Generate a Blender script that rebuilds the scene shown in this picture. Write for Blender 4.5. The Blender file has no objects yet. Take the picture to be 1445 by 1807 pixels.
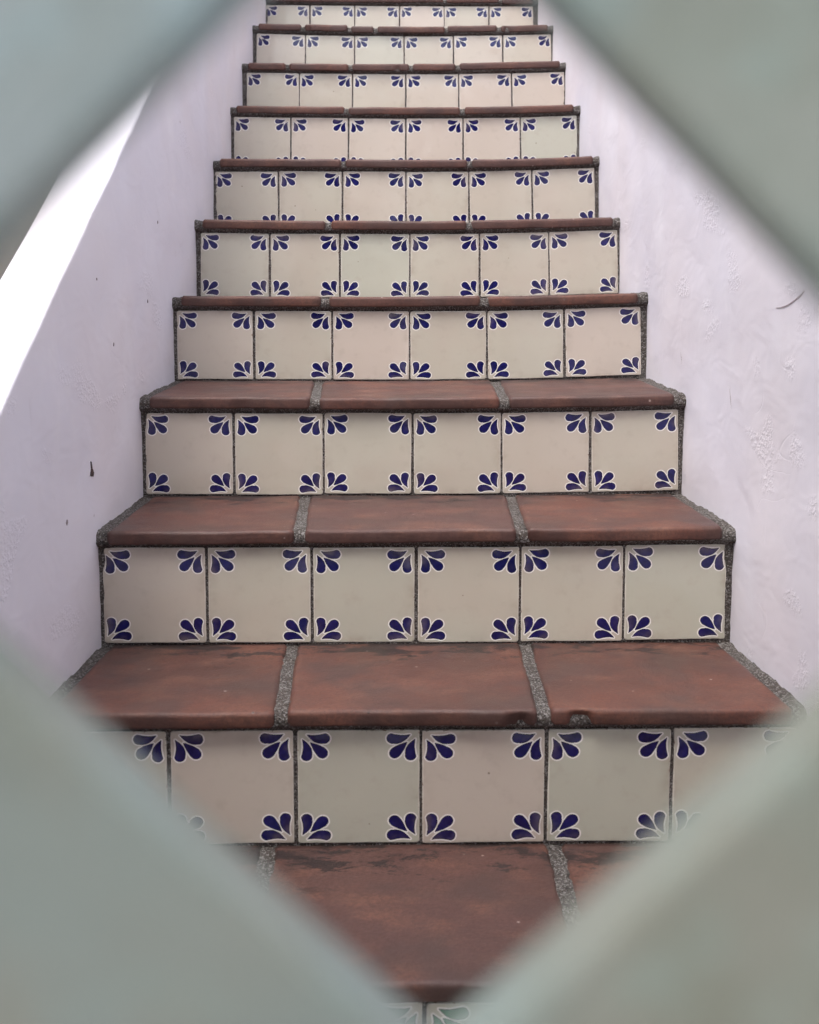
import bpy, bmesh, math, random
from mathutils import Vector, noise as mn

R = math.radians
scene = bpy.context.scene
col = scene.collection
rng = random.Random(11)

# ------------------------------------------------------------------ camera
cam_d = bpy.data.cameras.new('camera')
cam = bpy.data.objects.new('camera', cam_d)
col.objects.link(cam)
scene.camera = cam
cam.location = (-0.0348, 0.0, 0.0)
cam.rotation_euler = (R(90 - 5.724), 0, R(-0.889))
cam_d.sensor_fit = 'HORIZONTAL'
cam_d.sensor_width = 36
cam_d.lens = 1880 / 1445 * 36
cam_d.shift_y = -163.5 / 1445
cam_d.clip_start = 0.01
cam_d.clip_end = 3000
cam_d.dof.use_dof = True
cam_d.dof.focus_distance = 1.85
cam_d.dof.aperture_fstop = 12.0

# ------------------------------------------------------------------ world, sun, exposure
SUN_EL, SUN_AZ = 66, 214           # azimuth clockwise from +Y
world = bpy.data.worlds.new('World')
scene.world = world
world.use_nodes = True
wn = world.node_tree
wn.nodes.clear()
w_out = wn.nodes.new('ShaderNodeOutputWorld')
w_bg = wn.nodes.new('ShaderNodeBackground')
w_hs = wn.nodes.new('ShaderNodeHueSaturation')
w_sky = wn.nodes.new('ShaderNodeTexSky')
w_sky.sky_type = 'NISHITA'
w_sky.sun_disc = False
w_sky.sun_elevation = R(SUN_EL)
w_sky.sun_rotation = R(SUN_AZ)
w_sky.dust_density = 4.0
w_sky.air_density = 1.2
w_hs.inputs['Saturation'].default_value = 0.45      # thin bright overcast
w_bg.inputs['Strength'].default_value = 0.15
wn.links.new(w_sky.outputs[0], w_hs.inputs['Color'])
wn.links.new(w_hs.outputs[0], w_bg.inputs['Color'])
wn.links.new(w_bg.outputs[0], w_out.inputs['Surface'])

sun_d = bpy.data.lights.new('sun', 'SUN')
sun_d.energy = 0.5
sun_d.angle = R(26)
sun_d.color = (1.0, 0.975, 0.95)
sun = bpy.data.objects.new('sun', sun_d)
col.objects.link(sun)
sun.location = (0, 0, 6)
_d = Vector((math.sin(R(SUN_AZ)) * math.cos(R(SUN_EL)), math.cos(R(SUN_AZ)) * math.cos(R(SUN_EL)), math.sin(R(SUN_EL))))
sun.rotation_euler = (-_d).to_track_quat('-Z', 'Y').to_euler()

vs = scene.view_settings
vs.view_transform = 'Standard'
vs.look = 'None'
vs.exposure = 1.36
vs.gamma = 1.0
scene.cycles.use_denoising = True
scene.cycles.max_bounces = 6
scene.cycles.diffuse_bounces = 4
scene.cycles.use_adaptive_sampling = True
scene.cycles.adaptive_threshold = 0.04


# ------------------------------------------------------------------ node helpers
class NT:
    def __init__(self, name):
        self.m = bpy.data.materials.new(name)
        self.m.use_nodes = True
        self.t = self.m.node_tree
        self.bsdf = self.t.nodes['Principled BSDF']
        self._tc = None

    def n(self, kind, **kw):
        nd = self.t.nodes.new('ShaderNode' + kind)
        for k, v in kw.items():
            setattr(nd, k, v)
        return nd

    def put(self, sock, v):
        if hasattr(v, 'is_output'):
            self.t.links.new(v, sock)
        elif isinstance(v, (tuple, list)) and len(v) == 3 and sock.type == 'RGBA':
            sock.default_value = (*v, 1)
        else:
            sock.default_value = v

    def tc(self, which='Object'):
        if self._tc is None:
            self._tc = self.n('TexCoord')
        return self._tc.outputs[which]

    def f(self, op, a, b=0.0, c=0.0, clamp=False):
        nd = self.n('Math', operation=op)
        nd.use_clamp = clamp
        self.put(nd.inputs[0], a)
        self.put(nd.inputs[1], b)
        if op in ('MULTIPLY_ADD', 'SMOOTH_MIN', 'COMPARE', 'WRAP'):
            self.put(nd.inputs[2], c)
        return nd.outputs[0]

    def vm(self, op, a, b=(0, 0, 0)):
        nd = self.n('VectorMath', operation=op)
        self.put(nd.inputs[0], a)
        if op == 'SCALE':
            self.put(nd.inputs['Scale'], b)
            return nd.outputs[0]
        self.put(nd.inputs[1], b)
        return nd.outputs['Value'] if op in ('DOT_PRODUCT', 'LENGTH', 'DISTANCE') else nd.outputs[0]

    def sep(self, v):
        nd = self.n('SeparateXYZ')
        self.put(nd.inputs[0], v)
        return nd.outputs

    def xyz(self, x=0.0, y=0.0, z=0.0):
        nd = self.n('CombineXYZ')
        for i, v in enumerate((x, y, z)):
            self.put(nd.inputs[i], v)
        return nd.outputs[0]

    def noise(self, vec, scale, detail=4, rough=0.55, w=None, dist=0.0, out='Fac'):
        nd = self.n('TexNoise')
        if w is not None:
            nd.noise_dimensions = '4D'
            self.put(nd.inputs['W'], w)
        self.put(nd.inputs['Vector'], vec)
        nd.inputs['Scale'].default_value = scale
        nd.inputs['Detail'].default_value = detail
        nd.inputs['Roughness'].default_value = rough
        nd.inputs['Distortion'].default_value = dist
        return nd.outputs[out]

    def vor(self, vec, scale, feature='F1', rnd=1.0):
        nd = self.n('TexVoronoi', feature=feature)
        self.put(nd.inputs['Vector'], vec)
        nd.inputs['Scale'].default_value = scale
        nd.inputs['Randomness'].default_value = rnd
        return nd.outputs

    def mr(self, v, a, b, c=0.0, d=1.0, smooth=True):
        nd = self.n('MapRange')
        nd.interpolation_type = 'SMOOTHSTEP' if smooth else 'LINEAR'
        self.put(nd.inputs['Value'], v)
        for k, x in zip(('From Min', 'From Max', 'To Min', 'To Max'), (a, b, c, d)):
            self.put(nd.inputs[k], x)
        return nd.outputs[0]

    def mix(self, fac, a, b, mode='MIX'):
        nd = self.n('Mix', data_type='RGBA', blend_type=mode)
        self.put(nd.inputs[0], fac)
        self.put(nd.inputs[6], a)
        self.put(nd.inputs[7], b)
        return nd.outputs[2]

    def bump(self, h, strength=0.3, dist=0.01, normal=None):
        nd = self.n('Bump')
        nd.inputs['Strength'].default_value = strength
        nd.inputs['Distance'].default_value = dist
        self.put(nd.inputs['Height'], h)
        if normal is not None:
            self.put(nd.inputs['Normal'], normal)
        return nd.outputs[0]

    def out(self, color, rough=0.6, normal=None, spec=0.5, coat=0.0):
        self.put(self.bsdf.inputs['Base Color'], color)
        self.put(self.bsdf.inputs['Roughness'], rough)
        self.put(self.bsdf.inputs['Specular IOR Level'], spec)
        if coat:
            self.put(self.bsdf.inputs['Coat Weight'], coat)
            self.bsdf.inputs['Coat Roughness'].default_value = 0.07
        if normal is not None:
            self.put(self.bsdf.inputs['Normal'], normal)
        return self.m


# ------------------------------------------------------------------ materials
def tile_material(name, petal, petal_rim):
    """glazed tin tile: three brush-petals in every corner, white halo, worn glaze edge"""
    t = NT(name)
    oi = t.n('ObjectInfo')
    rnd = oi.outputs['Random']
    w = t.f('MULTIPLY', rnd, 57.0)
    g = t.tc('Generated')
    o = t.tc('Object')
    gs = t.sep(g)
    gx, gz = gs[0], gs[2]
    ex = t.f('MINIMUM', gx, t.f('SUBTRACT', 1.0, gx))
    ez = t.f('MINIMUM', gz, t.f('SUBTRACT', 1.0, gz))
    # hand-painted wobble: slow drift of each motif and a fine ragged edge
    wob = t.noise(o, 16, 1, 0.5, w=w, out='Color')
    wob = t.vm('SCALE', t.vm('SUBTRACT', wob, (0.5, 0.5, 0.5)), 0.022)
    fine = t.noise(o, 260, 1, 0.5, w=w, out='Color')
    fine = t.vm('SCALE', t.vm('SUBTRACT', fine, (0.5, 0.5, 0.5)), 0.006)
    p = t.vm('ADD', t.vm('ADD', t.xyz(ex, ez, 0.0), wob), fine)
    d = None
    for (tx, ty), (cx, cy), r2, bend, bulge in (
            ((0.080, 0.040), (0.224, 0.072), 0.0462, -0.017, 0.006),
            ((0.040, 0.080), (0.074, 0.221), 0.0462, 0.017, 0.006),
            ((0.106, 0.107), (0.205, 0.200), 0.0472, 0.000, 0.007)):
        h = math.hypot(cx - tx, cy - ty)
        ux, uy = (cx - tx) / h, (cy - ty) / h
        q = t.vm('SUBTRACT', p, (tx, ty, 0))
        y = t.vm('DOT_PRODUCT', q, (ux, uy, 0))
        x = t.vm('DOT_PRODUCT', q, (-uy, ux, 0))
        s = t.f('DIVIDE', y, h, clamp=True)
        arch = t.f('MULTIPLY', t.f('MULTIPLY', s, t.f('SUBTRACT', 1.0, s)), 4.0)
        x = t.f('ABSOLUTE', t.f('ADD', x, t.f('MULTIPLY', arch, bend)))
        r1 = 0.003
        b = (r1 - r2) / h
        a = math.sqrt(1 - b * b)
        k = t.f('ADD', t.f('MULTIPLY', x, -b), t.f('MULTIPLY', y, a))
        d1 = t.f('SUBTRACT', t.vm('LENGTH', t.xyz(x, y, 0.0)), r1)
        d2 = t.f('SUBTRACT', t.vm('LENGTH', t.xyz(x, t.f('SUBTRACT', y, h), 0.0)), r2)
        d3 = t.f('SUBTRACT', t.f('ADD', t.f('MULTIPLY', x, a), t.f('MULTIPLY', y, b)), r1)
        low = t.f('LESS_THAN', k, 0.0)
        high = t.f('GREATER_THAN', k, a * h)
        mid = t.f('SUBTRACT', 1.0, t.f('ADD', low, high))
        dd = t.f('ADD', t.f('ADD', t.f('MULTIPLY', d1, low), t.f('MULTIPLY', d2, high)), t.f('MULTIPLY', d3, mid))
        dd = t.f('SUBTRACT', dd, t.f('MULTIPLY', arch, bulge))
        d = dd if d is None else t.f('MINIMUM', d, dd)
    # body glaze
    n1 = t.noise(o, 9, 2, 0.6, w=w)
    n2 = t.noise(o, 40, 3, 0.6, w=w)
    body = t.mix(t.mr(n1, 0.3, 0.7), (0.500, 0.447, 0.372), (0.505, 0.472, 0.390))
    body = t.mix(t.mr(rnd, 0.35, 1.0), body, (0.545, 0.472, 0.405))
    body = t.mix(t.mr(t.f('FRACT', t.f('MULTIPLY', rnd, 7.31)), 0.6, 1.0), body, (0.480, 0.472, 0.390))
    body = t.mix(t.mr(n2, 0.52, 0.78, 0, 0.35), body, (0.41, 0.345, 0.285))
    # iron pinholes in the glaze
    vr = t.vor(t.vm('ADD', o, t.xyz(w, w, w)), 38)
    pin = t.f('MULTIPLY', t.mr(vr['Distance'], 0.03, 0.075, 1, 0), t.mr(t.sep(vr['Color'])[0], 0.90, 0.93))
    body = t.mix(pin, body, (0.12, 0.075, 0.05))
    halo = t.mr(d, 0.0095, 0.0135, 1, 0)
    body = t.mix(t.f('MULTIPLY', halo, 0.95), body, (0.83, 0.80, 0.78))
    edge = t.f('MINIMUM', ex, ez)
    body = t.mix(t.f('MULTIPLY', t.mr(edge, 0.006, 0.016, 0.55, 0), 1.0), body, (0.78, 0.74, 0.68))
    pet_n = t.noise(o, 70, 2, 0.7, w=w)
    pc = t.mix(t.mr(pet_n, 0.35, 0.75), petal, tuple(min(1, c * 1.7 + 0.004) for c in petal))
    pc = t.mix(t.mr(d, -0.0085, -0.003), pc, petal_rim)
    inside = t.mr(d, -0.0012, 0.0012, 1, 0)
    colr = t.mix(inside, body, pc)
    # grime and bare clay along chipped edges
    chip_n = t.noise(o, 120, 3, 0.75, w=w)
    chip = t.mr(t.f('SUBTRACT', edge, t.mr(chip_n, 0.56, 0.80, 0.0, 0.030, smooth=False)), -0.001, 0.0015, 1, 0)
    colr = t.mix(t.f('MULTIPLY', chip, 0.85), colr, (0.20, 0.12, 0.085))
    dirt_n = t.noise(o, 22, 3, 0.7, w=w)
    dirt = t.f('MULTIPLY', t.mr(edge, 0.0, 0.14, 1, 0), t.mr(dirt_n, 0.42, 0.75))
    colr = t.mix(t.f('MULTIPLY', dirt, 0.45), colr, (0.30, 0.23, 0.18))
    rough = t.mr(n2, 0.35, 0.75, 0.05, 0.11)
    rough = t.f('ADD', rough, t.f('MULTIPLY', chip, 0.5))
    # wavy hand-dipped surface
    hw = t.f('ADD', t.f('MULTIPLY', t.noise(o, 13, 1, 0.5, w=w), 1.0), t.f('MULTIPLY', t.noise(o, 120, 1, 0.6, w=w), 0.05))
    nb = t.bump(hw, 0.5, 0.0036)
    t.bsdf.inputs['IOR'].default_value = 1.55
    return t.out(colr, rough, nb, 0.5, coat=0.0)


M = {}
M['tile_blue'] = tile_material('blue_petal_glaze', (0.006, 0.0055, 0.066), (0.003, 0.0028, 0.018))
M['tile_green'] = tile_material('green_petal_glaze', (0.004, 0.095, 0.042), (0.002, 0.030, 0.014))


def terracotta():
    t = NT('terracotta')
    rnd = t.n('ObjectInfo').outputs['Random']
    w = t.f('MULTIPLY', rnd, 91.0)
    o = t.tc('Object')
    off = t.vm('ADD', o, t.xyz(w, t.f('MULTIPLY', rnd, 33.0), 0.0))
    os = t.sep(o)
    g = t.sep(t.tc('Generated'))
    n1 = t.noise(off, 6, 3, 0.6)
    n2 = t.noise(t.vm('MULTIPLY', off, (1, 1.5, 1)), 11, 3, 0.55, dist=0.15)
    grit = t.noise(off, 190, 3, 0.75)
    c = t.mix(t.mr(n1, 0.32, 0.68), (0.090, 0.040, 0.031), (0.141, 0.053, 0.035))
    c = t.mix(t.mr(t.f('FRACT', t.f('MULTIPLY', rnd, 5.7)), 0.2, 0.9, 0, 0.75), c, (0.090, 0.048, 0.042))
    c = t.mix(t.mr(n2, 0.46, 0.70, 0, 0.65), c, (0.174, 0.078, 0.052))
    c = t.mix(t.mr(t.noise(t.vm('ADD', off, (7, 3, 1)), 8, 3, 0.6), 0.45, 0.68, 0, 0.80), c, (0.067, 0.041, 0.036))
    c = t.mix(t.mr(grit, 0.35, 0.68, 0, 0.62), c, (0.063, 0.030, 0.025))
    # soot-like dirt swept against the riser, in ragged speckled patches
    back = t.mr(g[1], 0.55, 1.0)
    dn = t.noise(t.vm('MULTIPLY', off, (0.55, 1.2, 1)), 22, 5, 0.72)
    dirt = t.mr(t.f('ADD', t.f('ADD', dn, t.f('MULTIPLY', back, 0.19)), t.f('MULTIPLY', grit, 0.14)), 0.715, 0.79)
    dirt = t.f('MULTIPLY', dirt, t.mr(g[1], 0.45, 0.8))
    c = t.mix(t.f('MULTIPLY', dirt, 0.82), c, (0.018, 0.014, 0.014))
    # scuffed, grimy arris along the nose (object z runs down the nose face)
    zz = t.f('ADD', os[2], t.f('MULTIPLY', t.f('SUBTRACT', grit, 0.5), 0.004))
    face = t.f('MULTIPLY', t.mr(zz, -0.0065, -0.0025, 1, 0), t.mr(os[1], 0.0, 0.02, 1, 0))
    fn = t.noise(t.vm('MULTIPLY', off, (0.6, 1, 1)), 30, 4, 0.72)
    c = t.mix(t.f('MULTIPLY', face, t.mr(fn, 0.36, 0.68, 0.0, 0.65)), c, (0.042, 0.019, 0.016))
    # flecks of paint and grit
    v = t.vor(off, 42)
    vc = t.sep(v['Color'])
    sp = t.mr(v['Distance'], 0.05, 0.11, 1, 0)
    c = t.mix(t.f('MULTIPLY', sp, t.mr(vc[0], 0.86, 0.88, 0, 0.75)), c, (0.360, 0.288, 0.258))
    c = t.mix(t.f('MULTIPLY', sp, t.mr(vc[1], 0.84, 0.88, 0, 0.8)), c, (0.030, 0.018, 0.016))
    hb = t.f('ADD', t.f('MULTIPLY', t.noise(off, 260, 2, 0.7), 0.3), t.f('MULTIPLY', t.noise(off, 24, 2, 0.5), 0.8))
    rough = t.mr(n1, 0.3, 0.7, 0.45, 0.66)
    return t.out(c, rough, t.bump(hb, 0.5, 0.004), 0.4)


M['terracotta'] = terracotta()


def mortar():
    t = NT('sand_mortar')
    o = t.tc('Object')
    n1 = t.noise(o, 45, 3, 0.7)
    c = t.mix(t.mr(n1, 0.35, 0.65), (0.073, 0.062, 0.055), (0.104, 0.093, 0.085))
    c = t.mix(t.mr(t.noise(o, 9, 2, 0.6), 0.4, 0.65, 0, 0.6), c, (0.073, 0.056, 0.048))
    v = t.vor(o, 520)
    vc = t.sep(v['Color'])
    c = t.mix(t.mr(vc[0], 0.68, 0.78, 0, 0.8), c, (0.26, 0.245, 0.235))
    c = t.mix(t.mr(vc[1], 0.74, 0.84, 0, 0.8), c, (0.028, 0.024, 0.022))
    return t.out(c, 0.93, t.bump(t.noise(o, 240, 2, 0.75), 1.0, 0.005), 0.25)


M['mortar'] = mortar()


def plaster(name, base, alt, alt2, grime=0.5):
    t = NT(name)
    o = t.tc('Object')
    big = t.noise(o, 2.2, 2, 0.55)
    c = t.mix(t.mr(big, 0.33, 0.68), base, alt)
    streak = t.noise(t.vm('MULTIPLY', o, (1, 1.1, 0.8)), 4.5, 4, 0.6, dist=0.4)
    c = t.mix(t.mr(streak, 0.50, 0.72, 0, 0.8), c, alt2)
    # trowel smears / grey rubs
    rub = t.noise(t.vm('MULTIPLY', o, (1, 0.9, 1.2)), 7, 5, 0.72, dist=1.6)
    c = t.mix(t.mr(rub, 0.60, 0.80, 0, 0.40 * grime), c, (0.40, 0.35, 0.36))
    # small pits and bruises
    v = t.vor(t.vm('MULTIPLY', o, (1, 0.6, 0.9)), 15)
    spot = t.f('MULTIPLY', t.mr(v['Distance'], 0.02, 0.055, 1, 0), t.mr(t.sep(v['Color'])[0], 0.80, 0.84))
    c = t.mix(t.f('MULTIPLY', spot, 0.6), c, (0.30, 0.24, 0.25))
    # relief: slow trowel waves, drags, blistered patches, long thin scratches
    h = t.f('MULTIPLY', t.noise(o, 5, 1, 0.5), 2.0)
    h = t.f('ADD', h, t.f('MULTIPLY', t.noise(t.vm('MULTIPLY', o, (1, 0.45, 0.8)), 22, 2, 0.55, dist=0.5), 0.36))
    pm = t.mr(t.noise(t.vm('MULTIPLY', o, (1, 0.55, 1)), 13, 1, 0.5), 0.62, 0.70)
    h = t.f('ADD', h, t.f('MULTIPLY', t.f('MULTIPLY', pm, t.mr(t.noise(o, 150, 2, 0.7), 0.38, 0.72)), 0.13))
    sc = t.noise(t.vm('MULTIPLY', o, (1, 0.8, 1.3)), 6, 1, 0.5, dist=1.5)
    scr = t.mr(t.f('ABSOLUTE', t.f('SUBTRACT', sc, 0.5)), 0.0, 0.012, 1, 0)
    h = t.f('SUBTRACT', h, t.f('MULTIPLY', scr, t.mr(big, 0.54, 0.64, 0, 0.07)))
    return t.out(c, 0.72, t.bump(h, 0.6, 0.008), 0.3)


M['pink_plaster'] = plaster('pink_limewash', (0.735, 0.708, 0.770), (0.755, 0.705, 0.735), (0.785, 0.755, 0.795))
M['grey_plaster'] = plaster('grey_render', (0.30, 0.285, 0.27), (0.34, 0.32, 0.30), (0.27, 0.26, 0.25))
M['dark_plaster'] = plaster('brown_render', (0.105, 0.085, 0.070), (0.120, 0.098, 0.082), (0.092, 0.078, 0.066))
M['cream_plaster'] = plaster('ochre_render', (0.74, 0.62, 0.34), (0.70, 0.58, 0.32), (0.76, 0.68, 0.45))


def sage_paint():
    t = NT('sage_paint')
    o = t.tc('Object')
    g = t.n('NewGeometry').outputs['Position']
    n = t.noise(g, 70, 3, 0.55)
    c = t.mix(t.mr(n, 0.3, 0.7), (0.150, 0.160, 0.138), (0.180, 0.186, 0.168))
    c = t.mix(t.mr(t.noise(t.vm('ADD', g, (3, 1, 7)), 120, 3, 0.5), 0.48, 0.7, 0, 0.8), c, (0.175, 0.206, 0.190))
    c = t.mix(t.mr(t.noise(t.vm('ADD', g, (9, 2, 4)), 190, 4, 0.6), 0.62, 0.75, 0, 0.5), c, (0.185, 0.165, 0.145))
    c = t.mix(t.mr(t.noise(t.vm('ADD', g, (5, 5, 2)), 26, 2, 0.5), 0.42, 0.62, 0, 0.85), c, (0.165, 0.198, 0.195))
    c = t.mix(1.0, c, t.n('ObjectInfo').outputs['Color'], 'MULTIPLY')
    h = t.noise(t.vm('MULTIPLY', o, (0.15, 1, 1)), 260, 4, 0.6)
    return t.out(c, 0.45, t.bump(h, 0.3, 0.001), 0.4)


M['sage'] = sage_paint()


def ground_mat():
    t = NT('paving_concrete')
    o = t.tc('Object')
    c = t.mix(t.mr(t.noise(o, 1.3, 6, 0.6), 0.35, 0.65), (0.42, 0.39, 0.35), (0.50, 0.47, 0.43))
    c = t.mix(t.mr(t.noise(o, 60, 4, 0.7), 0.5, 0.75, 0, 0.6), c, (0.20, 0.18, 0.165))
    return t.out(c, 0.85, t.bump(t.noise(o, 180, 4, 0.7), 0.5, 0.004), 0.3)


M['ground'] = ground_mat()


def plain(name, c, rough=0.5):
    t = NT(name)
    o = t.tc('Object')
    cc = t.mix(t.mr(t.noise(o, 60, 4, 0.6), 0.3, 0.7), c, tuple(x * 0.75 for x in c))
    return t.out(cc, rough, t.bump(t.noise(o, 200, 3, 0.6), 0.3, 0.002), 0.3)


M['chip'] = plain('bare_brown_render', (0.085, 0.055, 0.055), 0.9)
M['scratch'] = plain('scored_render', (0.36, 0.30, 0.31), 0.9)
M['iron'] = plain('dark_iron', (0.04, 0.04, 0.04), 0.5)


# ------------------------------------------------------------------ object helpers
def link(name, mesh, mat=None, parent=None, smooth=False):
    o = bpy.data.objects.new(name, mesh)
    col.objects.link(o)
    if mat is not None and not mesh.materials:
        mesh.materials.append(mat)
    if parent is not None:
        o.parent = parent
    if smooth:
        mesh.polygons.foreach_set('use_smooth', [True] * len(mesh.polygons))
    return o


def mesh_of(name, verts, faces):
    me = bpy.data.meshes.new(name)
    me.from_pydata(verts, [], faces)
    me.validate()
    bm = bmesh.new()
    bm.from_mesh(me)
    bmesh.ops.recalc_face_normals(bm, faces=bm.faces)
    bm.to_mesh(me)
    bm.free()
    return me


def empty(name, loc=(0, 0, 0), parent=None):
    o = bpy.data.objects.new(name, None)
    o.empty_display_size = 0.1
    o.location = loc
    col.objects.link(o)
    if parent is not None:
        o.parent = parent
    return o


def tag(o, label, cat=None, group=None, kind=None):
    o['label'] = label
    if cat:
        o['category'] = cat
    if group:
        o['group'] = group
    if kind:
        o['kind'] = kind


def nz(x, y, z, s=1.0, seed=0.0):
    return mn.noise(Vector((x * s + seed, y * s + seed * 1.7, z * s - seed)))


def sweep(stations, closed=True, caps=True):
    """stations: list of equal-length rings of points -> verts, faces"""
    n = len(stations[0])
    verts = [p for ring in stations for p in ring]
    faces = []
    for i in range(len(stations) - 1):
        for j in range(n if closed else n - 1):
            a = i * n + j
            b = i * n + (j + 1) % n
            faces.append((a, b, b + n, a + n))
    if caps and closed:
        faces.append(tuple(range(n))[::-1])
        faces.append(tuple((len(stations) - 1) * n + j for j in range(n)))
    return verts, faces


def bevel_box(name, x0, x1, y0, y1, z0, z1, mat, parent=None, b=0.006):
    bm = bmesh.new()
    bmesh.ops.create_cube(bm, size=1)
    for v in bm.verts:
        v.co = ((x0 + x1) / 2 + v.co.x * (x1 - x0), (y0 + y1) / 2 + v.co.y * (y1 - y0), (z0 + z1) / 2 + v.co.z * (z1 - z0))
    bmesh.ops.bevel(bm, geom=list(bm.edges), offset=b, segments=2, affect='EDGES')
    me = bpy.data.meshes.new(name)
    bm.to_mesh(me)
    bm.free()
    return link(name, me, mat, parent)


# ------------------------------------------------------------------ stair measures (metres; camera eye is Z = 0)
P = 0.158                              # pitch of the riser tiles
TW = 0.1538                            # tile width
SY = [0.995, 1.2859, 1.5803, 1.8741, 2.1748, 2.4343, 2.6940, 2.9940, 3.2459, 3.5093, 3.8819]
SZ = [-0.682, -0.5190, -0.3519, -0.1768, 0.0029, 0.1763, 0.3481, 0.5305, 0.7033, 0.8785, 1.0744]
SX = [-0.0035, -0.0003, -0.0004, -0.0002, -0.0005, 0.0036, -0.0021, 0.0016, 0.0047, 0.0025, -0.0095]
TH = [0.147, 0.1475, 0.1475, 0.1450, 0.1395, 0.1430, 0.1430, 0.1430, 0.1430, 0.1430, 0.1430]
RISE_R = [0.0, 0.000, 0.002, 0.006, 0.010, 0.010, 0.011, 0.009, 0.008, 0.008, 0.002]   # right end of the course rides up
RISE_L = [0.0, 0.000, 0.000, 0.001, 0.001, 0.003, 0.000, 0.003, 0.004, 0.006, 0.002]
JOINTS = [(-0.183, 0.158), (-0.174, 0.152), (-0.175, 0.158), (-0.172, 0.161), (-0.171, 0.150), (-0.180, 0.137),
          (-0.156, 0.156), (-0.161, 0.156), (-0.345, -0.160, 0.020, 0.158), (-0.320, -0.172, -0.088, 0.136, 0.305),
          (0.150, 0.345)]
FLARE = [0.010, 0.014, 0.016, 0.014, 0.010, 0.0, 0.0, 0.0, 0.0, 0.0, 0.0]
N = len(SY)
WX = 0.479                             # inner faces of the two walls
GROUND = SZ[0] - TH[0] - 0.004
LANDING_Y = 5.4


def zoff(k, x):
    u = x / 0.475
    return RISE_R[k] * u * u if u > 0 else RISE_L[k] * u * u


def tread_front_z(k):
    return SZ[k] + 0.0285


def tread_back(k):
    """(y, z) where the tread meets the next riser"""
    if k + 1 < N:
        return SY[k + 1], SZ[k + 1] - TH[k + 1] - 0.002
    return LANDING_Y, SZ[k] + 0.031


# ------------------------------------------------------------------ ground, setting
def ground_sheet():
    verts, faces = [], []
    n = 24
    ring = [0, 1.2, 3, 8, 20, 60, 200, 800]
    verts.append((0, -2, GROUND))
    for r in ring[1:]:
        for i in range(n):
            a = 2 * math.pi * i / n
            verts.append((r * math.cos(a), -2 + r * math.sin(a), GROUND))
    for i in range(n):
        faces.append((0, 1 + i, 1 + (i + 1) % n))
    for q in range(len(ring) - 2):
        for i in range(n):
            a, b = 1 + q * n + i, 1 + q * n + (i + 1) % n
            faces.append((a, a + n, b + n, b))
    o = link('ground', mesh_of('ground', verts, faces), M['ground'])
    tag(o, 'grey concrete paving in front of the gate and stairs', kind='structure')


ground_sheet()

# ------------------------------------------------------------------ side walls (swept, hand-trowelled)
WSL = 0.637


def wall_top(y):
    return -0.107 + WSL * (y - 1.207)


def wall_mesh(name, side, top_fn, thick, y0, y1, seed):
    ys = []
    y = y0
    while y < y1:
        ys.append(y)
        y += 0.03 if y < 2.6 else 0.06
    ys.append(y1)
    stations = []
    NI = 46
    for y in ys:
        zt = top_fn(y) + 0.004 * nz(0, y, 0, 2.5, seed)
        zb = GROUND - 0.3
        ring = []
        r = 0.0055 + 0.002 * nz(1, y, 5, 6.0, seed)

        def wob(z):
            return 0.0045 * nz(0, y, z, 1.9, seed) + 0.0022 * nz(3, y, z, 7.0, seed) + 0.0007 * nz(3, y, z, 26.0, seed)
        for i in range(NI + 1):
            z = zb + (zt - r - 0.012 - zb) * i / (NI - 1) if i < NI else zt - r - 0.0015
            ring.append((side * (WX - wob(z)), y, z))
        for a in (22, 45, 68, 90):
            ring.append((side * (WX - wob(zt - r) + r * (1 - math.cos(R(a)))), y, zt - r + r * math.sin(R(a))))
        for q in (0.03, 0.2, 0.5, 0.8, 0.97):
            xx = r + (thick - 2 * r) * q
            ring.append((side * (WX + xx), y, zt + 0.002 * nz(xx * 4, y, 9, 8, seed)))
        for a in (45, 90):
            ring.append((side * (WX + thick - r + r * math.sin(R(a))), y, zt - r + r * math.cos(R(a))))
        ring.append((side * (WX + thick), y, zb))
        stations.append(ring)
    v, f = sweep(stations)
    return mesh_of(name, v, f)


left_wall = link('parapet_wall', wall_mesh('parapet_wall', -1, lambda y: min(wall_top(y), 2.0), 0.082, 0.30, LANDING_Y, 3.1), M['pink_plaster'], smooth=True)
tag(left_wall, 'low pink plastered parapet with a pale sloping top beside the stairs', 'wall')
right_wall = link('stair_wall', wall_mesh('stair_wall', 1, lambda y: min(wall_top(y) + 0.42, 2.6), 0.16, 0.30, LANDING_Y, 8.4), M['pink_plaster'], smooth=True)
tag(right_wall, 'tall pink plastered wall with pits and a long curved scratch beside the stairs', 'wall')


# small damage on the plaster, real little chips
def flake(name, parent, pts, x_in, depth, mat):
    """pts: outline (y, z); thin proud flake on a wall whose face is near x_in"""
    s = -1 if x_in < 0 else 1
    ring0 = [(x_in + s * 0.012, y, z) for y, z in pts]
    ring1 = [(x_in - s * depth, y, z) for y, z in pts]
    v, f = sweep([ring0, ring1])
    return link(name, mesh_of(name, v, f), mat, parent)


def inner_x(wall, y, z):
    """actual face of a wall at y, z by ray"""
    side = -1 if wall is left_wall else 1
    ok, loc, nor, idx = wall.ray_cast(Vector((0, y, z)), Vector((side, 0, 0)))
    return loc.x if ok else side * WX


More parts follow.
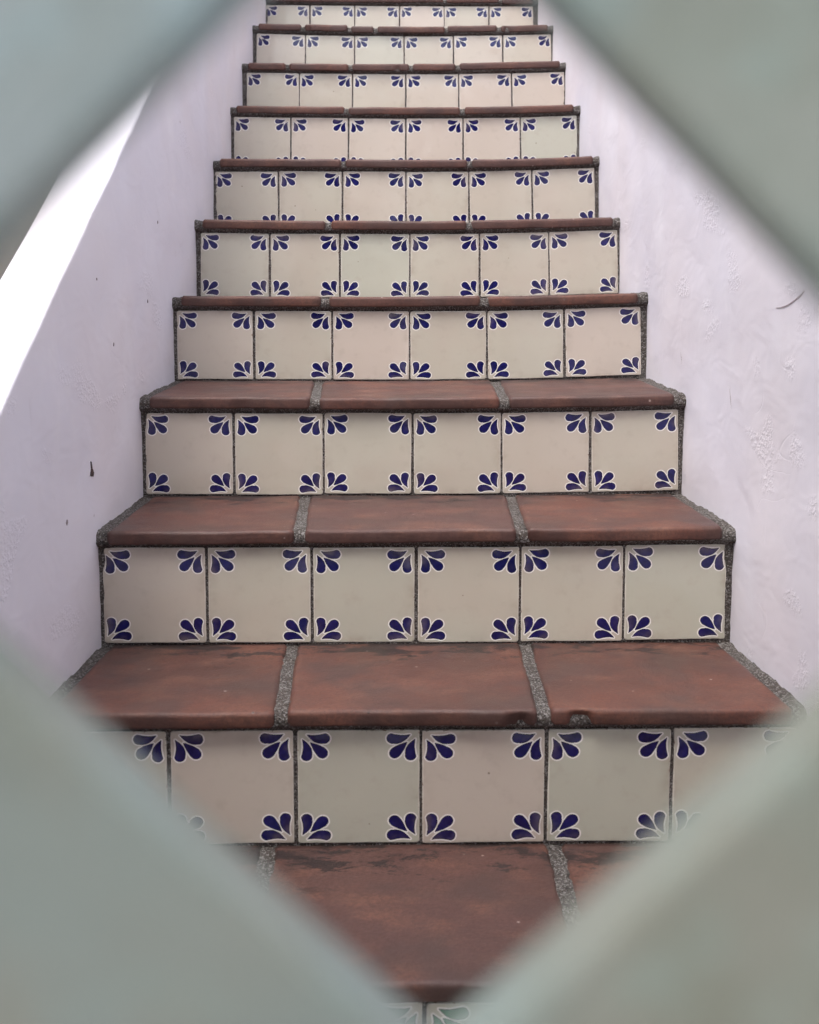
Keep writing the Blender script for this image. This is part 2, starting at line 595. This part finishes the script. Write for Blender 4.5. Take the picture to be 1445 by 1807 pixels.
bpy.context.view_layer.update()
cy, cz = 1.566, -0.2303
flake('plaster_chip', left_wall, [(cy - 0.010, cz - 0.009), (cy + 0.006, cz - 0.012), (cy + 0.010, cz - 0.007), (cy + 0.003, cz + 0.001),
                                  (cy - 0.001, cz + 0.011), (cy - 0.004, cz + 0.012), (cy - 0.003, cz + 0.001)], inner_x(left_wall, cy, cz), 0.0012, M['chip'])
for yy, zz, sz in ((1.44, -0.285, 0.005), (1.70, -0.05, 0.004), (1.95, 0.02, 0.004), (1.62, 0.05, 0.003), (2.05, 0.17, 0.004)):
    pts = [(yy + sz * math.cos(a) * (0.7 + 0.3 * rng.random()), zz + sz * 0.9 * math.sin(a) * (0.7 + 0.3 * rng.random())) for a in [i * math.pi / 4 for i in range(8)]]
    flake('plaster_chip', left_wall, pts, inner_x(left_wall, yy, zz), 0.0006, M['scratch'])
# curved scratch on the right wall
sp = []
for i in range(15):
    u = i / 14
    sp.append((1.285 + 0.155 * u, 0.052 - 0.050 * math.sin(u * 1.5) + 0.004 * u * u, 0.0004 + 0.0008 * math.sin(math.pi * u) * (0.4 + 0.6 * rng.random())))
pts = [(y, z + w) for y, z, w in sp] + [(y, z - w) for y, z, w in sp[::-1]]
flake('scratch', right_wall, pts, inner_x(right_wall, 1.36, 0.02), 0.0005, M['scratch'])
for yy, zz, ln in ((1.90, -0.08, 0.010), (1.62, -0.13, 0.016)):
    pts = [(yy + 0.006, zz + ln), (yy + 0.0012, zz), (yy - 0.006, zz - ln), (yy - 0.0012, zz)]
    flake('scratch', right_wall, pts, inner_x(right_wall, yy, zz), 0.0003, M['scratch'])

# ------------------------------------------------------------------ staircase
stair = empty('tiled_staircase', (0, SY[0], GROUND))
tag(stair, 'steep staircase of painted riser tiles and terracotta treads between pink walls', 'staircase')
stair_inv = -Vector(stair.location)


def local(o):
    """keep world coordinates under the staircase empty"""
    o.location = Vector(o.location) + stair_inv
    return o


def step_core(k):
    """mortar bed of one step; it shows in every joint and along the walls"""
    yf, zt = SY[k], SZ[k]
    yb, zb = tread_back(k)
    zf = tread_front_z(k)
    z_low = (SZ[k] - TH[k] - 0.028) if k else GROUND - 0.05
    prof = []                      # (y, z, outward normal y, z)
    nr = 20
    for i in range(nr + 1):
        prof.append((yf + 0.0022, z_low + (zt + 0.0035 - z_low) * i / nr, -1, 0))
    prof.append((yf - 0.0005, zt + 0.0028, -0.9, -0.1))
    prof.append((yf - 0.0040, zt + 0.0048, -0.8, -0.3))
    prof.append((yf - 0.0082, zt + 0.0085, -1, 0))
    prof.append((yf - 0.0078, zt + 0.0150, -1, 0))
    prof.append((yf - 0.0070, zf - 0.0080, -0.9, 0.3))
    prof.append((yf - 0.0035, zf - 0.0050, -0.6, 0.7))
    y0 = yf + 0.002
    nt = 40 if yb - yf < 0.6 else 60
    for i in range(nt + 1):
        u = i / nt
        prof.append((y0 + (yb + 0.006 - y0) * u, zf + (zb - zf) * u - 0.0035, 0, 1))
    xs = []
    x = -0.50
    while x < 0.5001:
        xs.append(x)
        x += 0.005
    stations = []
    for x in xs:
        side = max(0.0, (abs(x) - 0.462) / 0.017)
        side = min(1.0, side)
        ring = []
        for (y, z, ny, nzv) in prof:
            dsp = 0.0014 * nz(x, y, z, 60, k * 3.3) + 0.0016 * nz(x, y, z, 150, k * 1.3) + 0.0008 * nz(x, y, z, 16, k)
            if ny == -1 and z < zt + 0.004:
                dsp *= 0.35                # struck flush between the riser tiles
            dsp += side * (0.0024 + 0.0030 * nz(x, y, z, 26, k + 5) + 0.0016 * nz(x, y, z, 90, k + 9))
            ring.append((x, y + ny * dsp, z + nzv * dsp + zoff(k, x)))
        ring.append((x, yb + 0.006, z_low))
        stations.append(ring)
    v, f = sweep(stations)
    o = link('step', mesh_of('step', v, f), M['mortar'], stair, smooth=True)
    o.location = stair_inv
    return o


def tread_tile(k, xa, xb, step, chips=(), flare_a=0.0, flare_b=0.0):
    """bull-nosed clay tile from the nose of step k back to the next riser"""
    yf, yb = SY[k], tread_back(k)[0]
    zb = tread_back(k)[1]
    zf = tread_front_z(k)
    seed = rng.random() * 50
    dz = rng.uniform(-0.0012, 0.0012) if k < 8 else rng.uniform(-0.003, 0.003)
    over = 0.0125 + rng.uniform(-0.0015, 0.0015)
    tilt = rng.uniform(-0.004, 0.004)
    thick = 0.0205
    rt, rb = 0.0058, 0.003
    ye = yb - 0.0015
    xm = (xa + xb) / 2
    n = max(8, int((xb - xa) / 0.0045))
    stations = []
    for i in range(n + 1):
        u = i / n
        # rounded ends: the last stations shrink inwards
        e = min(u, 1 - u) * (xb - xa)
        er = 0.0035
        ins = er - math.sqrt(max(0, er * er - (er - min(e, er)) ** 2))
        xw = xa + (xb - xa) * u
        nw = 0.0016 * nz(xw, 0, k, 14, seed) + 0.0008 * nz(xw, 1, k, 45, seed)
        tw = 0.0010 * nz(xw, 2, k, 16, seed)
        cut = 0.0
        for (cx, cw, cd) in chips:
            q = abs(xw - cx) / cw
            if q < 1:
                cut = max(cut, cd * (1 - q ** 3) * (0.8 + 0.35 * nz(xw, 3, k, 160, seed)))
        yn = yf - over + nw + ins
        top = zf + dz + tilt * (xw - xm) + tw - ins
        bot = top - thick + 2 * ins
        ring = []
        nb = 26
        zback = zb + dz * 0.3 - ins
        for j in range(nb):
            v = j / nb
            y = ye + (yn + rt - ye) * v
            ring.append((y, zback + (top - zback) * v + 0.0008 * nz(xw, y, 4, 11, seed)))
        for a in (0, 25, 50, 72, 90):
            ring.append((yn + rt - rt * math.sin(R(a)), top - rt + rt * math.cos(R(a))))
        for a in (0, 35, 65, 90):
            ring.append((yn + rb - rb * math.cos(R(a)), bot + rb - rb * math.sin(R(a))))
        ring.append((ye, zback - thick + 2 * ins))
        # chipped nose: push the lower front in
        out = []
        for (y, z) in ring:
            if cut > 0 and y < yn + 0.016:
                d = (top - z) / thick
                wgt = max(0.0, min(1.0, d * 1.6 + 0.05))
                y = y + cut * wgt
            fx = 0.0
            vv = (y - yf) / max(0.1, yb - yf)
            fx = (flare_a * (1 - u) + flare_b * u) * max(0, vv)
            wobx = (0.0022 * nz(7 + (0 if u < 0.5 else 9), y, k, 18, seed) + 0.0013 * nz(5 + (0 if u < 0.5 else 9), y, k, 75, seed)) * (1 - min(1, e / 0.04))
            out.append((xw + fx + wobx, y, z + zoff(k, xw)))
        stations.append(out)
    v, f = sweep(stations)
    # centre origin on the piece
    c = Vector((xm, yf, zf))
    v = [tuple(Vector(p) - c) for p in v]
    me = mesh_of('tread_tile', v, f)
    o = link('tread_tile', me, M['terracotta'], step, smooth=True)
    o.location = c
    return o


# six alike tile blanks with slightly different hand-cut outlines
def tile_blank(seed):
    r = random.Random(seed)
    w, h, th = TW / 2, 0.5, 0.008
    pts = []
    rr = [r.uniform(0.0016, 0.0048) for _ in range(4)]
    H = 0.0735

    def jit():
        return r.uniform(-0.0003, 0.0003)
    corners = [(w, H, 0), (-w, H, 90), (-w, -H, 180), (w, -H, 270)]
    for (cx, cz, a0), q in zip(corners, rr):
        ox = cx - math.copysign(q, cx)
        oz = cz - math.copysign(q, cz)
        for a in (0, 30, 60, 90):
            pts.append((ox + q * math.cos(R(a0 + a)), oz + q * math.sin(R(a0 + a))))
        # a few jittered points along the edge to the next corner
        nxt = {0: (-1, 0), 90: (0, -1), 180: (1, 0), 270: (0, 1)}[a0]
        length = 2 * (w if nxt[0] else H) - 0.010
        sx, sz = pts[-1]
        for i in range(1, 6):
            t = length * i / 6
            j = jit()
            pts.append((sx + nxt[0] * t + (j if nxt[1] else 0), sz + nxt[1] * t + (j if nxt[0] else 0)))

    def ring(ins, y):
        out = []
        for x, z in pts:
            out.append((x * (1 - ins / w), y, z * (1 - ins / H)))
        return out
    st = [ring(0.0, th), ring(0.0, 0.0013), ring(0.0005, 0.0004), ring(0.0015, 0.0)]
    v, f = sweep(st)
    return mesh_of('riser_tile', v, f)


blanks_blue = [tile_blank(s) for s in range(6)]
blanks_green = [tile_blank(s + 20) for s in range(2)]
CHIPS = {1: [(0.120, 0.016, 0.010), (0.197, 0.017, 0.012)], 2: [(0.175, 0.012, 0.004)], 3: [(-0.30, 0.02, 0.003)],
         8: [(-0.02, 0.01, 0.006)], 9: [(0.33, 0.008, 0.008), (-0.31, 0.02, 0.006)]}

for k in range(N):
    step = step_core(k)
    # riser tiles
    for i in range(6):
        x = SX[k] + (i - 2.5) * P + rng.uniform(-0.0007, 0.0007)
        me = rng.choice(blanks_green if k == 0 else blanks_blue)
        o = link('riser_tile', me, M['tile_green'] if k == 0 else M['tile_blue'], step)
        o.location = (x, SY[k] + rng.uniform(-0.0006, 0.0006), SZ[k] - TH[k] / 2 + zoff(k, x) + rng.uniform(-0.0008, 0.0006))
        slope = (zoff(k, x + 0.07) - zoff(k, x - 0.07)) / 0.14
        o.rotation_euler = (R(rng.uniform(-0.45, 0.45)), -math.atan(slope) + R(rng.uniform(-0.25, 0.25)), R(rng.uniform(-0.5, 0.5)))
        if rng.random() < 0.5:        # tiles are laid either way round
            o.rotation_euler.y += math.pi
        o.scale = (rng.uniform(0.994, 1.004), 1, TH[k] / 0.147 * rng.uniform(0.996, 1.003))
    # tread tiles
    if k == N - 1:
        pass
    edges = [-0.4610] + list(JOINTS[k]) + [0.4620]
    jw = 0.0085 if k < 5 else 0.006
    for i in range(len(edges) - 1):
        xa = edges[i] + (jw if i else 0)
        xb = edges[i + 1] - (jw if i < len(edges) - 2 else 0)
        fa = 0.0 if i == 0 else (-FLARE[k] if edges[i] < 0 else FLARE[k])
        fb = 0.0 if i == len(edges) - 2 else (-FLARE[k] if edges[i + 1] < 0 else FLARE[k])
        ch = [c for c in CHIPS.get(k, []) if xa < c[0] < xb]
        tread_tile(k, xa, xb, step, ch, fa, fb)

# ------------------------------------------------------------------ lattice gate
GD = 0.085                              # near face of the lattice, metres in front of the lens
SLT = 0.008                             # slat thickness
SLW = 0.038                             # slat width
gx0, gx1, gz0, gz1 = -0.462, 0.462, GROUND + 0.05, GROUND + 1.95
gate = empty('lattice_gate', (0, GD, GROUND))
tag(gate, 'sage green lattice gate of crossed diagonal slats across the foot of the stairs', 'gate')


def clip_seg(px, pz, dx, dz):
    t0, t1 = -9.0, 9.0
    for p, d, lo, hi in ((px, dx, gx0 - 0.02, gx1 + 0.02), (pz, dz, gz0 - 0.02, gz1 + 0.02)):
        a, b = (lo - p) / d, (hi - p) / d
        if a > b:
            a, b = b, a
        t0, t1 = max(t0, a), min(t1, b)
    return t0, t1


def slat(px, pz, ang, y0):
    dx, dz = math.cos(ang), math.sin(ang)
    t0, t1 = clip_seg(px, pz, dx, dz)
    if t1 - t0 < 0.06:
        return
    hw = SLW / 2
    b = 0.0013
    sec = [(-hw + b, 0), (hw - b, 0), (hw - b * 0.3, b * 0.3), (hw, b), (hw, SLT - b), (hw - b, SLT), (-hw + b, SLT), (-hw, SLT - b), (-hw, b), (-hw + b * 0.3, b * 0.3)]
    L = t1 - t0
    st = []
    for i in range(7):
        t = -L / 2 + L * i / 6
        st.append([(t, y, s) for s, y in sec])
    v, f = sweep(st)
    o = link('slat', mesh_of('slat', v, f), M['sage'], gate)
    tm = (t0 + t1) / 2
    o.location = (px + dx * tm, y0 - GD, pz + dz * tm - GROUND)
    o.rotation_euler = (0, -ang, 0)
    return o


# the two families, placed by their signed distance from the lens axis so that one opening frames the view
A1, A2 = R(43.9), R(-44.8)
OPEN = 0.0764
PITCH = OPEN + SLW


def family(ang, rho_edge, y0, tint):
    nx, nzz = -math.sin(ang), math.cos(ang)
    for i in range(-24, 25):
        c = rho_edge + SLW / 2 + i * PITCH           # centre line offset
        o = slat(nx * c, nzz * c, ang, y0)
        if o is not None:            # slat paint varies at random; upper two get painted-in sky sheen via tint
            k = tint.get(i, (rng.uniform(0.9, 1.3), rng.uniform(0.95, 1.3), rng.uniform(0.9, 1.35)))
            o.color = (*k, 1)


# upper-left edge of the opening is the near family, upper-right edge the far one
family(A1, 0.0504, GD, {0: (1.22, 1.38, 1.58), -1: (1.0, 1.0, 0.95)})  # upper-left slat: sky sheen painted in as a brighter, bluer tint
family(A2, 0.0041, GD + SLT, {0: (1.20, 1.28, 1.28), -1: (0.98, 0.97, 0.93)})  # upper-right slat: sky sheen put into its colour as well
for (x0, x1) in ((gx0 - 0.012, gx0 + 0.05), (gx1 - 0.05, gx1 + 0.012)):
    o = bevel_box('stile', x0, x1, -0.014, 0.034, gz0 - GROUND - 0.04, gz1 - GROUND + 0.04, M['sage'], gate, 0.004)
for (z0, z1) in ((gz0 - 0.035, gz0 + 0.05), (gz1 - 0.05, gz1 + 0.038)):
    o = bevel_box('rail', gx0 + 0.052, gx1 - 0.052, -0.012, 0.032, z0 - GROUND, z1 - GROUND, M['sage'], gate, 0.004)

gw = empty('shade_gateway', (0, 0, GROUND))  # piers and beam added out of view to shade the lower risers
tag(gw, 'unseen pink plastered piers and beam added at the lattice gate to shade the lower steps', 'shade_gateway')
for nm, a in (('shade_pier', (-2.6, -0.478, -0.02, 0.295, 0.0, 2.0)), ('shade_pier', (0.478, 2.6, -0.02, 0.295, 0.0, 2.0)), ('shade_lintel', (-2.6, 2.6, -0.02, 0.295, 2.002, 2.17))):
    bevel_box(nm, *a, M['pink_plaster'], gw, 0.012)

# ------------------------------------------------------------------ neighbours, and houses added behind the view
hw_ = bevel_box('garden_wall', -2.3, -2.0, 0.6, 9.0, GROUND, 1.1, M['grey_plaster'], None, 0.02)
tag(hw_, 'plain grey rendered garden wall beyond the low parapet', 'wall')
uw = bevel_box('landing_wall', -1.6, 1.6, LANDING_Y - 0.02, LANDING_Y + 0.28, GROUND, 3.6, M['cream_plaster'], None, 0.02)
tag(uw, 'ochre yellow house wall at the head of the stairs', 'wall')


def added_house(x0, x1, lab):  # unseen houses, added for tile reflections and to cut light on the gate
    h = empty('added_house', ((x0 + x1) / 2, -4.2, GROUND))
    tag(h, lab, 'house', 'added houses behind the view')
    w2 = (x1 - x0) / 2
    bevel_box('wall', -w2, w2, -3.0, 0.0, 0.0, 3.0, M['dark_plaster'], h, 0.02)
    bevel_box('roof', -w2 - 0.05, w2 + 0.05, -3.1, 0.12, 3.002, 3.12, M['terracotta'], h, 0.02)
    d = bevel_box('door', -0.45, 0.45, 0.003, 0.05, 0.02, 2.05, M['sage'], h, 0.01)
    bevel_box('handle', 0.34, 0.37, 0.052, 0.09, 0.95, 1.12, M['iron'], d, 0.006)
    for wx in (-1.35, 1.35):
        wd = bevel_box('window', wx - 0.4, wx + 0.4, 0.003, 0.04, 1.1, 2.1, M['sage'], h, 0.01)
        bevel_box('pane', wx - 0.34, wx + 0.34, 0.042, 0.048, 1.16, 2.04, M['iron'], wd, 0.002)


added_house(-4.7, -0.20, 'unseen dark brown house added to shape reflections, on the parapet side of the gap')
added_house(0.40, 4.7, 'unseen dark brown house added to shape reflections, on the tall wall side of the gap')
